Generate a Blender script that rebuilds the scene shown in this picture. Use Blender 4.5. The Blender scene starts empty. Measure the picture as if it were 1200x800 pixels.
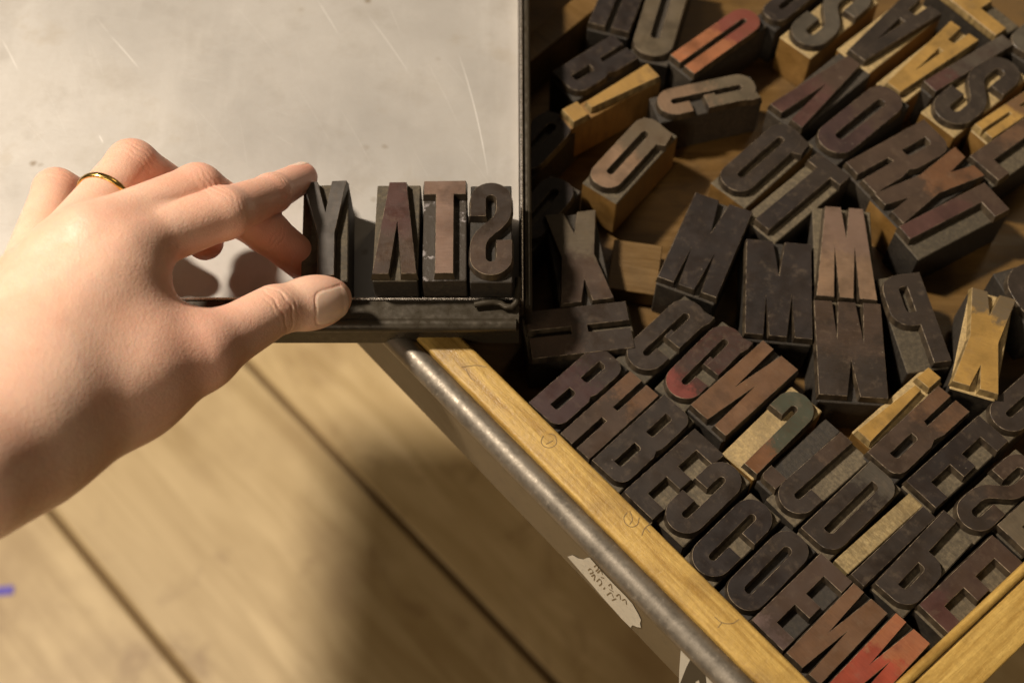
import bpy, math, random
import numpy as np
from mathutils import Vector, Matrix
from mathutils.geometry import tessellate_polygon
random.seed(7)
S = 0.001                      # everything below is in millimetres
sc = bpy.context.scene
COL = sc.collection
R = math.radians
# ------------------------------------------------------------------ camera
TH = R(30); FPX = 1500.0
CAM = np.array([0.0, -214.0, 431.0])
FW = np.array([0, math.sin(TH), -math.cos(TH)]); UP = np.array([0, math.cos(TH), math.sin(TH)])
def un(px, py, z):             # world point (mm) at height z seen at photo pixel px,py
    d = FW + np.array([1, 0, 0])*(px-600)/FPX + UP*(400-py)/FPX
    return CAM + d*((z-CAM[2])/d[2])
cd = bpy.data.cameras.new('camera'); cam = bpy.data.objects.new('camera', cd); COL.objects.link(cam)
cam.location = CAM*S; cam.rotation_euler = (TH, 0, 0)
cd.lens = 45; cd.sensor_width = 36; cd.clip_start = 0.01; cd.clip_end = 50
cd.dof.use_dof = True; cd.dof.focus_distance = 0.434; cd.dof.aperture_fstop = 8.0; cd.dof.aperture_blades = 7
sc.camera = cam
# ------------------------------------------------------------------ helpers
def tag(o, label=None, cat=None, group=None, kind=None):
    if label: o['label'] = label
    if cat: o['category'] = cat
    if group: o['group'] = group
    if kind: o['kind'] = kind
    return o
def empty(name, loc=(0, 0, 0), rz=0):
    o = bpy.data.objects.new(name, None); COL.objects.link(o)
    o.location = [c*S for c in loc]; o.rotation_euler = (0, 0, rz); o.empty_display_size = 0.005
    return o
def build(name, verts, faces, mat, parent=None, smooth=False, mats=None, midx=None):
    me = bpy.data.meshes.new(name)
    me.from_pydata([tuple(float(c)*S for c in v) for v in verts], [], [tuple(int(i) for i in f) for f in faces])
    for m in (mats or [mat]): me.materials.append(m)
    if midx: me.polygons.foreach_set('material_index', midx)
    if smooth: me.polygons.foreach_set('use_smooth', [True]*len(me.polygons))
    me.update()
    o = bpy.data.objects.new(name, me); COL.objects.link(o)
    if parent: o.parent = parent
    return o
class MB:
    def __init__(s): s.v = []; s.f = []
    def add(s, v, f):
        n = len(s.v); s.v += [tuple(p) for p in v]; s.f += [tuple(i+n for i in q) for q in f]
    def prism(s, poly, z0, z1):                 # ccw polygon
        n = len(poly); v = [(x, y, z0) for x, y in poly]+[(x, y, z1) for x, y in poly]
        f = [tuple(range(n-1, -1, -1)), tuple(range(n, 2*n))]+[(i, (i+1) % n, (i+1) % n+n, i+n) for i in range(n)]
        s.add(v, f)
    def cbox(s, x0, x1, y0, y1, z0, z1, c=0.4):  # chamfered box
        n = len(s.v); v = []
        for z, i in ((z0, c), (z0+c, 0), (z1-c, 0), (z1, c)):
            k = c if i == 0 else c
            a = i
            v += [(x0+a+k, y0+a, z), (x1-a-k, y0+a, z), (x1-a, y0+a+k, z), (x1-a, y1-a-k, z),
                  (x1-a-k, y1-a, z), (x0+a+k, y1-a, z), (x0+a, y1-a-k, z), (x0+a, y0+a+k, z)]
        f = [tuple(range(7, -1, -1)), tuple(range(24, 32))]
        for l in range(3):
            for i in range(8):
                j = (i+1) % 8; f.append((l*8+i, l*8+j, l*8+8+j, l*8+8+i))
        s.add(v, f)
    def sweep(s, pts, prof, closed=False):
        """sweep 2D profile (side, up) along 3D points"""
        pts = [np.array(p, float) for p in pts]; n = len(pts); m = len(prof); v = []
        for i, p in enumerate(pts):
            a = pts[max(i-1, 0)] if not closed else pts[i-1]
            b = pts[min(i+1, n-1)] if not closed else pts[(i+1) % n]
            t = b-a; t /= np.linalg.norm(t)
            sd = np.cross(t, [0, 0, 1.0]);
            if np.linalg.norm(sd) < 1e-6: sd = np.array([1., 0, 0])
            sd /= np.linalg.norm(sd); u = np.cross(sd, t)
            v += [p+sd*a_+u*b_ for a_, b_ in prof]
        f = []
        for i in range(n if closed else n-1):
            k = (i+1) % n
            for j in range(m):
                l = (j+1) % m; f.append((i*m+j, i*m+l, k*m+l, k*m+j))
        if not closed: f += [tuple(range(m)), tuple(range((n-1)*m+m-1, (n-1)*m-1, -1))]
        s.add(v, f)
    def obj(s, name, mat, parent=None, smooth=False):
        return build(name, s.v, s.f, mat, parent, smooth)
def circ(r, n=12, cx=0, cy=0): return [(cx+r*math.cos(2*math.pi*i/n), cy+r*math.sin(2*math.pi*i/n)) for i in range(n)]
def autosmooth(o, ang=35):
    me = o.data
    me.polygons.foreach_set('use_smooth', [True]*len(me.polygons))
    try: me.set_sharp_from_angle(angle=R(ang))
    except Exception: pass
# ------------------------------------------------------------------ node helper
class N:
    def __init__(s, name):
        s.m = bpy.data.materials.new(name); s.m.use_nodes = True; s.t = s.m.node_tree; s.t.nodes.clear()
        s.out = s.t.nodes.new('ShaderNodeOutputMaterial'); s.b = s.t.nodes.new('ShaderNodeBsdfPrincipled')
        s.t.links.new(s.b.outputs[0], s.out.inputs[0])
        s.tc = s.t.nodes.new('ShaderNodeTexCoord'); s.oi = s.t.nodes.new('ShaderNodeObjectInfo')
    def set(s, i, v):
        k = s.b.inputs[i]
        if hasattr(v, 'is_output') or isinstance(v, bpy.types.NodeSocket): s.t.links.new(v, k)
        else: k.default_value = v
    def inp(s, nd, i, v):
        if isinstance(v, bpy.types.NodeSocket): s.t.links.new(v, nd.inputs[i])
        elif v is not None: nd.inputs[i].default_value = v
    def coord(s, scale=(1, 1, 1), rot=(0, 0, 0), rnd=True, src='Object'):
        mp = s.t.nodes.new('ShaderNodeMapping'); mp.inputs['Scale'].default_value = scale
        s.t.links.new(s.tc.outputs[src], mp.inputs[0]); mp.inputs['Rotation'].default_value = rot
        if rnd:
            c = s.t.nodes.new('ShaderNodeVectorMath'); c.operation = 'SCALE'; c.inputs[0].default_value = (7.3, 3.1, 5.7)
            s.t.links.new(s.oi.outputs['Random'], c.inputs[3]); s.t.links.new(c.outputs[0], mp.inputs['Location'])
        return mp.outputs[0]
    def noise(s, v, scale, det=4, rough=.55, dist=0):
        n = s.t.nodes.new('ShaderNodeTexNoise'); s.t.links.new(v, n.inputs['Vector'])
        n.inputs['Scale'].default_value = scale; n.inputs['Detail'].default_value = det
        n.inputs['Roughness'].default_value = rough; n.inputs['Distortion'].default_value = dist
        return n.outputs['Fac']
    def ramp(s, f, a, b, c0=0., c1=1.):
        n = s.t.nodes.new('ShaderNodeMapRange'); s.inp(n, 0, f); s.inp(n, 1, a); s.inp(n, 2, b); s.inp(n, 3, c0); s.inp(n, 4, c1)
        return n.outputs[0]
    def mix(s, f, a, b, mode='MIX'):
        n = s.t.nodes.new('ShaderNodeMix'); n.data_type = 'RGBA'; n.blend_type = mode
        s.inp(n, 0, f)
        for i, v in ((6, a), (7, b)):
            if isinstance(v, (tuple, list)): v = (*v, 1) if len(v) == 3 else v
            s.inp(n, i, v)
        return n.outputs[2]
    def math(s, op, a, b=None, c=None):
        n = s.t.nodes.new('ShaderNodeMath'); n.operation = op; s.inp(n, 0, a); s.inp(n, 1, b)
        if c is not None: s.inp(n, 2, c)
        return n.outputs[0]
    def sep(s, v):
        n = s.t.nodes.new('ShaderNodeSeparateXYZ'); s.t.links.new(v, n.inputs[0]); return n.outputs
    def bump(s, h, strength, dist):
        n = s.t.nodes.new('ShaderNodeBump'); s.inp(n, 'Height', h); n.inputs['Strength'].default_value = strength
        n.inputs['Distance'].default_value = dist; s.t.links.new(n.outputs[0], s.b.inputs['Normal']); return n
    def voro(s, v, scale, feat='F1'):
        n = s.t.nodes.new('ShaderNodeTexVoronoi'); n.feature = feat; s.t.links.new(v, n.inputs['Vector']); n.inputs['Scale'].default_value = scale
        return n.outputs['Distance']
# ------------------------------------------------------------------ materials
def face_mat(c1, c2=None, m=(.5, .1), rough=.42, axis='y', grain=1.0):
    """worn type face; c2 blends in beyond local position m[0] (fraction of length in mm from centre) with noisy edge"""
    k = N('type_face'); v = k.coord(); mott = k.noise(v, 90, 5)
    vs = k.coord((1, 12, 1)); gr = k.noise(vs, 260, 4, .65)
    vf = k.coord((9, 1, 1)); sc_ = k.noise(vf, 500, 2, .6)
    col = k.mix(k.ramp(mott, .3, .72), [x*.74 for x in c1], [min(1, x*1.3) for x in c1])
    if c2:
        o = k.sep(k.tc.outputs['Object'])[1 if axis == 'y' else 0]; m = (m[0], max(1.2, m[1]*.35))
        f = k.math('ADD', k.math('MULTIPLY', o, 1000.0), k.math('MULTIPLY', k.math('SUBTRACT', k.noise(v, 120, 6, .72), .5), 34.0))
        f = k.ramp(f, m[0]-m[1], m[0]+m[1]); col = k.mix(f, col, k.mix(mott, [x*.7 for x in c2], [x*1.25 for x in c2]))
    col = k.mix(k.ramp(gr, .3, .75, 0, .45*grain), col, [x*.5 for x in c1])
    wear = k.math('MULTIPLY', k.ramp(k.noise(v, 240, 6, .7), .54, .72), .30); col = k.mix(wear, col, (.16, .115, .075)); blk = k.ramp(k.noise(v, 70, 5, .65), .52, .66, 0, .55); col = k.mix(blk, col, [x*.4 for x in c1])
    dirt = k.voro(v, 260); spk = k.ramp(dirt, .0, .07, 1, 0); col = k.mix(k.math('MULTIPLY', spk, k.ramp(k.noise(v, 120, 2), .56, .6)), col, (.32, .27, .2))
    k.set('Base Color', col)
    k.set('Roughness', k.ramp(k.noise(v, 110, 6, .7), .35, .65, rough-.10, rough+.22))
    k.set('Specular IOR Level', .32)
    h = k.math('ADD', k.math('MULTIPLY', gr, .6), k.math('MULTIPLY', sc_, .5)); h = k.math('ADD', h, k.math('MULTIPLY', mott, 1.2))
    k.bump(h, .35, .00025)
    return k.m
def wood_mat(name, c1, c2, scale=60, stretch=(10, 1, 1), rough=.6, bump=.3, dirt=.5, dcol=(.05, .035, .02), grit=0, vary=0):
    k = N(name); v = k.coord(stretch); a = k.noise(v, scale, 6, .62, .6); v2 = k.coord(tuple(x*1.6 for x in stretch)); f = k.noise(v2, scale*5, 3, .7)
    v0 = k.coord(); blot = k.noise(v0, 45, 5, .6)
    col = k.mix(k.ramp(a, .3, .7), c1, c2)
    col = k.mix(k.ramp(f, .55, .8, 0, .45), col, [x*.45 for x in c1])
    col = k.mix(k.ramp(blot, .52, .75, 0, dirt), col, dcol)
    if grit:
        gq = k.noise(v0, 620, 4, .75); col = k.mix(k.ramp(gq, .42, .62, grit, 0), col, [x*.25 for x in c1]); f = k.math('ADD', f, gq)
    if vary:
        hv = k.t.nodes.new('ShaderNodeHueSaturation'); k.t.links.new(col, hv.inputs['Color']); k.t.links.new(k.ramp(k.oi.outputs['Random'], 0, 1, 1-vary, 1+vary), hv.inputs['Value']); col = hv.outputs[0]
    k.set('Base Color', col); k.set('Roughness', k.ramp(a, .3, .7, rough-.1, rough+.1))
    k.bump(k.math('ADD', a, k.math('MULTIPLY', f, .6)), bump, .0004)
    return k.m
def metal_mat(name, c, rough=.4, metallic=.9, spot=(.05, .045, .04), amt=.6, sc_=80):
    k = N(name); v = k.coord(rnd=False); n = k.noise(v, sc_, 6, .65); n2 = k.noise(v, sc_*6, 3, .6)
    col = k.mix(k.ramp(n, .45, .7, 0, amt), c, spot); col = k.mix(k.ramp(n2, .6, .75, 0, .5), col, [min(1, x*1.7) for x in c])
    k.set('Base Color', col); k.set('Metallic', metallic); k.set('Roughness', k.ramp(n2, .3, .7, rough-.1, rough+.18))
    k.bump(k.math('ADD', n, k.math('MULTIPLY', n2, .5)), .4, .0003)
    return k.m
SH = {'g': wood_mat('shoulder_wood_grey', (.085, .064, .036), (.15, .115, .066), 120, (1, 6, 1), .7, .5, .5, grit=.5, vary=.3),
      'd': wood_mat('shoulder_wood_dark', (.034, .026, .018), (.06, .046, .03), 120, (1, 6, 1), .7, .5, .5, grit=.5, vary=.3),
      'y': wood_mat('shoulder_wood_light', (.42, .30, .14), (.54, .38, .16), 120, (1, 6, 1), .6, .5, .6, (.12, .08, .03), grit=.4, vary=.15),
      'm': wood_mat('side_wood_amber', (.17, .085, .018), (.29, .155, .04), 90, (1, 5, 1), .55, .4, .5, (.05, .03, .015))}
def flecked():
    k = N('flecked_dark_wood'); v = k.coord(); n = k.noise(v, 350, 4, .7); n2 = k.noise(v, 90, 3)
    f = k.math('MULTIPLY', k.ramp(n, .55, .62), k.ramp(n2, .45, .62)); k.set('Base Color', k.mix(f, (.05, .040, .030), (.36, .32, .31))); k.set('Roughness', .4); k.bump(n, .5, .0004); return k.m
SH['s'] = flecked()
C = dict(dark=(.034, .024, .0175), black=(.024, .017, .014), dbrown=(.060, .037, .024), maroon=(.075, .034, .027), dmar=(.050, .027, .024),
         brown=(.13, .068, .035), tan=(.20, .125, .075), gold=(.36, .21, .055), orange=(.30, .115, .05), red=(.27, .055, .03),
         slate=(.105, .092, .080), grey=(.075, .062, .045), pink=(.13, .085, .07), green=(.045, .055, .036), khaki=(.105, .080, .050), rose=(.17, .045, .034), rust=(.15, .068, .030), mauve=(.17, .108, .078))
# ------------------------------------------------------------------ glyph outlines (local mm, x right, y up)
def arc(cx, cy, r, a0, a1, n=8, ry=None):
    ry = ry or r
    return [(cx+r*math.cos(R(a0+(a1-a0)*i/n)), cy+ry*math.sin(R(a0+(a1-a0)*i/n))) for i in range(n+1)]
def rr(x0, y0, x1, y1, bl=0, br=0, tr=0, tl=0):
    p = []
    for cx, cy, r, a in ((x0, y0, bl, 180), (x1, y0, br, 270), (x1, y1, tr, 0), (x0, y1, tl, 90)):
        sx = 1 if cx == x0 else -1; sy = 1 if cy == y0 else -1
        if r > 0.01: p += arc(cx+sx*r, cy+sy*r, r, a, a+90, 6)
        else: p.append((cx, cy))
    return p
def stroke(cl, t):
    cl = [np.array(p) for p in cl]; L = []; Rr = []
    for i, p in enumerate(cl):
        a = cl[max(i-1, 0)]; b = cl[min(i+1, len(cl)-1)]; d = b-a; d = d/np.linalg.norm(d); n = np.array([-d[1], d[0]])
        L.append(tuple(p+n*t/2)); Rr.append(tuple(p-n*t/2))
    return Rr+L[::-1]
def bez(p0, p1, p2, p3, n=14):
    return [tuple((1-u)**3*np.array(p0)+3*u*(1-u)**2*np.array(p1)+3*u*u*(1-u)*np.array(p2)+u**3*np.array(p3)) for u in [i/n for i in range(n+1)]]
def glyph(g, w, h):
    t = .405*w; b = .145*h; r = (w-t)/2
    if g in 'SU': t = .375*w; r = (w-t)/2
    if g == 'O': return [(rr(0, 0, w, h, *[.46*w]*4), [rr(.38*w, .17*h, .62*w, .83*h, *[.118*w]*4)])]
    if g == 'Q':
        W = .8*w; return [(rr(0, 0, W, h, *[.45*W]*4), [rr(.39*W, .17*h, .61*W, .83*h, *[.105*W]*4)]),
                          ([(.45*w, .0*h), (w*.93, 0.04*h), (w, .2*h), (.7*w, .27*h)], [])]
    if g == 'D': return [(rr(0, 0, w, h, .03*w, .42*w, .42*w, .03*w), [rr(.38*w, .15*h, .62*w, .85*h, .03*w, .11*w, .11*w, .03*w)])]
    if g == 'C': return [(stroke([(w-t/2, .60*h)]+arc(w/2, h-t/2-r, r, 0, 180, 14)+arc(w/2, t/2+r, r, 180, 360, 14)+[(w-t/2, .40*h)], t), [])]
    if g == 'G': return [(stroke([(w-t/2, .69*h)]+arc(w/2, h-t/2-r, r, 0, 180, 14)+arc(w/2, t/2+r, r, 180, 360, 14)+[(w-t/2, .53*h)], t), []),
                         (rr(w*.50, .42*h, w-t+.5, .53*h), []), ([(.7*w, 0.03*h), (w*1.04, 0), (w*1.06, .09*h), (w*.98, .2*h)], [])]
    if g == 'S':
        y1, y2 = .29*h, .71*h
        cl = [(t/2, .37*h)]+arc(w/2, t/2+r, r, 180, 360, 14)+[(w-t/2, y1-.02*h)]+bez((w-t/2, y1), (w-t/2, y1+.2*h), (t/2, y2-.2*h), (t/2, y2))+arc(w/2, h-t/2-r, r, 180, 0, 14)+[(w-t/2, .63*h)]
        return [(stroke(cl, t), [])]
    if g == 'J': return [(stroke([(t/2, .33*h)]+arc(w/2, t/2+r, r, 180, 360, 14)+[(w-t/2, h)], t), [])]
    if g == 'U': return [(stroke([(t*1.1/2, h)]+arc(w/2, t*.55+r*.9, r*.94, 180, 360, 14)+[(w-t*1.1/2, h)], t*1.1), [])]
    if g == 'E':
        s, a1, a2 = .44*w, .16*h, .84*h
        return [([(0, 0), (w, 0), (w, a1), (s, a1), (s, .42*h), (.9*w, .42*h), (.9*w, .58*h), (s, .58*h), (s, a2), (w, a2), (w, h), (0, h)], [])]
    if g == 'F':
        s = .44*w; return [([(0, 0), (s, 0), (s, .4*h), (.9*w, .4*h), (.9*w, .56*h), (s, .56*h), (s, .84*h), (w, .84*h), (w, h), (0, h)], [])]
    if g == 'H':
        a, c = .41*w, .57*w
        return [([(0, 0), (a, 0), (a, .42*h), (c, .42*h), (c, 0), (w, 0), (w, h), (c, h), (c, .58*h), (a, .58*h), (a, h), (0, h)], [])]
    if g == 'B':
        o = [(0, 0)]+arc(w-.32*w, .32*w, .32*w, -90, 0, 6)+[(w, .44*h), (.93*w, .5*h), (w*.99, .56*h)]+arc(w*.99-.32*w, h-.32*w, .32*w, 0, 90, 6)+[(0, h)]
        return [(o, [rr(.40*w, .14*h, .63*w, .42*h, 0, .08*w, .08*w, 0), rr(.40*w, .58*h, .62*w, .86*h, 0, .08*w, .08*w, 0)])]
    if g == 'P':
        o = [(0, 0), (.4*w, 0), (.4*w, .42*h)]+arc(w-.45*w, .42*h+.45*w, .45*w, -90, 0, 7)+arc(w-.45*w, h-.45*w, .45*w, 0, 90, 7)+[(0, h)]
        return [(o, [rr(.40*w, .57*h, .62*w, .86*h, 0, .1*w, .1*w, 0)])]
    if g == 'R':
        o = [(0, 0), (.40*w, 0), (.40*w, .38*h), (.54*w, .40*h), (.56*w, 0), (w, 0), (.98*w, .36*h), (.9*w, .46*h), (.98*w, .54*h)]+arc(w*.98-.34*w, h-.34*w, .34*w, 0, 90, 6)+[(0, h)]
        return [(o, [rr(.40*w, .56*h, .62*w, .86*h, 0, .09*w, .09*w, 0)])]
    if g == 'A':
        return [([(0, 0), (.36*w, 0), (.40*w, .2*h), (.62*w, .2*h), (.66*w, 0), (w, 0), (.74*w, h), (.26*w, h)], [[(.43*w, .34*h), (.59*w, .34*h), (.51*w, .72*h)]])]
    if g == 'V': return [([(.29*w, 0), (.69*w, 0), (w, h), (.66*w, h), (.52*w, .42*h), (.37*w, h), (0, h)], [])]
    if g == 'Y': return [([(.36*w, 0), (.74*w, 0), (.74*w, .44*h), (w, h), (.66*w, h), (.52*w, .66*h), (.32*w, h), (0, h), (.36*w, .42*h)], [])]
    if g == 'X': return [([(0, 0), (.38*w, .0), (.52*w, .24*h), (.60*w, 0), (w, 0), (.8*w, .5*h), (w, h), (.64*w, h), (.50*w, .76*h), (.36*w, h), (0, h), (.17*w, .5*h)], [])]
    if g == 'T': return [([(.29*w, 0), (.71*w, 0), (.71*w, .85*h), (w, .85*h), (w, h), (0, h), (0, .85*h), (.29*w, .85*h)], [])]
    if g == 'I': return [(rr(0, 0, w, h), [])]
    if g == 'L': return [([(0, 0), (w, 0), (w, .17*h), (.46*w, .17*h), (.46*w, h), (0, h)], [])]
    if g == '!': return [(rr(.04*w, 0, .96*w, .17*h), []), ([(.28*w, .24*h), (.72*w, .24*h), (.98*w, h), (0.02*w, h)], [])]
    if g == "'": return [(rr(0, 0, w, .17*h, .3*w, .0, .0, .0), [])]
    if g == 'N': return [([(0, 0), (.33*w, 0), (.36*w, .60*h), (.52*w, 0), (w, 0), (w, h), (.69*w, h), (.65*w, .42*h), (.48*w, h), (0, h)], [])]
    if g == 'M': return [([(0, 0), (.27*w, 0), (.31*w, .42*h), (.36*w, 0), (.62*w, 0), (.70*w, .45*h), (.74*w, 0), (w, 0), (w, h), (.60*w, h), (.50*w, .62*h), (.41*w, h), (0, h)], [])]
    if g == 'W': return [([(.19*w, 0), (.46*w, 0), (.53*w, .36*h), (.60*w, 0), (.84*w, 0), (w, h), (.71*w, h), (.67*w, .42*h), (.61*w, h), (.38*w, h), (.33*w, .44*h), (.29*w, h), (0, h)], [])]
def area(p): return sum(p[i-1][0]*p[i][1]-p[i][0]*p[i-1][1] for i in range(len(p)))/2
def offs(p, d):                                  # outward for ccw
    n = len(p); o = []
    for i in range(n):
        a, b, c = np.array(p[i-1]), np.array(p[i]), np.array(p[(i+1) % n])
        e1 = b-a; e2 = c-b; e1 = e1/(np.linalg.norm(e1)+1e-9); e2 = e2/(np.linalg.norm(e2)+1e-9)
        n1 = np.array([e1[1], -e1[0]]); n2 = np.array([e2[1], -e2[0]]); m = n1+n2; L = np.linalg.norm(m)
        if L < .3: m = n1; k = 1
        else: m = m/L; k = min(1/max(np.dot(m, n1), .3), 1.8)
        o.append(tuple(b+m*d*k))
    return o
def dedup(p):
    o = []
    for q in p:
        if not o or math.hypot(q[0]-o[-1][0], q[1]-o[-1][1]) > 1e-3: o.append(q)
    if math.hypot(o[0][0]-o[-1][0], o[0][1]-o[-1][1]) < 1e-3: o.pop()
    return o
def relief(shapes, w, h, fl, z, depth, draft=.55):
    """extruded letter: small eased edge then a drafted wall down to the shoulder; origin = block centre"""
    V = []; F = []
    MI = []
    for si, (o, hs) in enumerate(shapes):
        zt = z-.05*si; loops = []
        for k, lp in enumerate([o]+hs):
            q = [((w-x) if 'm' in fl else x, (h-y) if 'f' in fl else y) for x, y in lp]; q = dedup(q)
            if area(q) < 0: q = q[::-1]
            sgn = 1
            if k: q = q[::-1]                   # holes run clockwise so that offs() shrinks them
            loops.append([(x-w/2, y-h/2) for x, y in q])
        rings = []
        for q in loops:
            rings.append([[(*p, zt) for p in offs(q, -.11)], [(*p, zt-.07) for p in offs(q, -.03)], [(*p, zt-.2) for p in q],
                          [(*p, zt-depth) for p in offs(q, draft)]])
        base = len(V); caps = [Vector(p) for rg in rings for p in rg[0]]
        V += [tuple(p) for p in caps]
        for t in tessellate_polygon([[Vector(p) for p in rg[0]] for rg in rings]):
            a, b, c = t
            A_, B_, C_ = caps[a], caps[b], caps[c]
            if (B_-A_).cross(C_-A_).z < 0: t = (a, c, b)
            F.append(tuple(base+i for i in t)); MI.append(0)
        st = base
        for rg in rings:
            n = len(rg[0]); prev = [st+i for i in range(n)]; st += n
            for l in (1, 2, 3):
                cur = [len(V)+i for i in range(n)]; V += rg[l]
                F += [(prev[i], cur[i], cur[(i+1) % n], prev[(i+1) % n]) for i in range(n)]; prev = cur; MI += [1 if l < 3 else 2]*n
    return V, F, MI
H = 23.3
e = N('worn_highlit_letter_edge'); v = e.coord(); nn = e.noise(v, 400, 3); e.set('Base Color', e.mix(e.ramp(nn, .40, .62), (.05, .036, .026), (.34, .26, .17))); e.set('Roughness', .34); e.set('Specular IOR Level', .6); EDGE = e.m  # pale edge tint: worn wood plus painted edge highlights
e = N('letter_wall'); v = e.coord((1, 1, .3)); nn = e.noise(v, 300, 4); e.set('Base Color', e.mix(e.ramp(nn, .35, .7), (.022, .016, .011), (.085, .062, .038))); e.set('Roughness', .34); e.bump(nn, .3, .0003); WALLM = e.m
e = N('pale_letter_edge'); v = e.coord(); nn = e.noise(v, 400, 3); e.set('Base Color', e.mix(e.ramp(nn, .35, .65), (.24, .15, .06), (.55, .40, .20))); e.set('Roughness', .35); EDGE2 = e.m
e = N('pale_letter_wall'); v = e.coord((1, 1, .3)); nn = e.noise(v, 300, 4); e.set('Base Color', e.mix(e.ramp(nn, .35, .7), (.10, .065, .025), (.36, .25, .10))); e.set('Roughness', .5); WALL2 = e.m
def make_type(g, fl, A, B, D, label, c1='dark', c2=None, m=(0, 3), sh='g', z=None, base=0., side=None, rough=.42, tilt=(0, 0), pad=(0, 1.3), depth=3.2, group=None, high=H):
    z = (base+high+random.uniform(-.25, .25)) if z is None else z
    a, b, d = (un(*q, z)[:2] for q in (A, B, D))
    u = b-a; v = d-a; w = np.linalg.norm(u); h = np.linalg.norm(v)
    ang = (math.atan2(u[1], u[0])+math.atan2(v[1], v[0])-math.pi/2)/2 if abs(math.atan2(v[1], v[0])-math.atan2(u[1], u[0])-math.pi/2) < 1.5 else math.atan2(u[1], u[0])+0
    ctr = a+(u+v)/2
    names = {'!': 'exclamation_type', "'": 'mark_type'}
    T = empty('printing_type', (ctr[0], ctr[1], z-high), ang)
    if tilt != (0, 0):
        T.rotation_euler = (R(tilt[0]), R(tilt[1]), ang)
        off = T.rotation_euler.to_matrix() @ Vector((0, 0, high)); T.location = [(ctr[0]-off.x)*S, (ctr[1]-off.y)*S, (z-off.z)*S]
    tag(T, label, 'printing type', group or 'wooden printing types lying in the case')
    V, F, MI = relief(glyph(g, w, h), w, h, fl, high, depth)
    fm = face_mat(C[c1], C[c2] if c2 else None, m, rough)
    f = build('letter_face', V, F, None, T, mats=[fm, EDGE2 if c1 == 'gold' or g == '!' else EDGE, WALL2 if c1 == 'gold' or g == '!' else WALLM], midx=MI)
    autosmooth(f, 28)
    mb = MB(); px_, py_ = pad
    mb.cbox(-w/2-px_, w/2+px_, -h/2-py_, h/2+py_, 0, high-depth+.02, .35)
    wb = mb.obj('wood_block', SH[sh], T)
    if side is None: side = {'g': 'd', 'y': 'm'}.get(sh)  # grey blocks get dark sides, painting in the shade on their walls
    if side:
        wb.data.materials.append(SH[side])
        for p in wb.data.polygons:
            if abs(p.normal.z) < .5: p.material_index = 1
    return T
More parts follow.
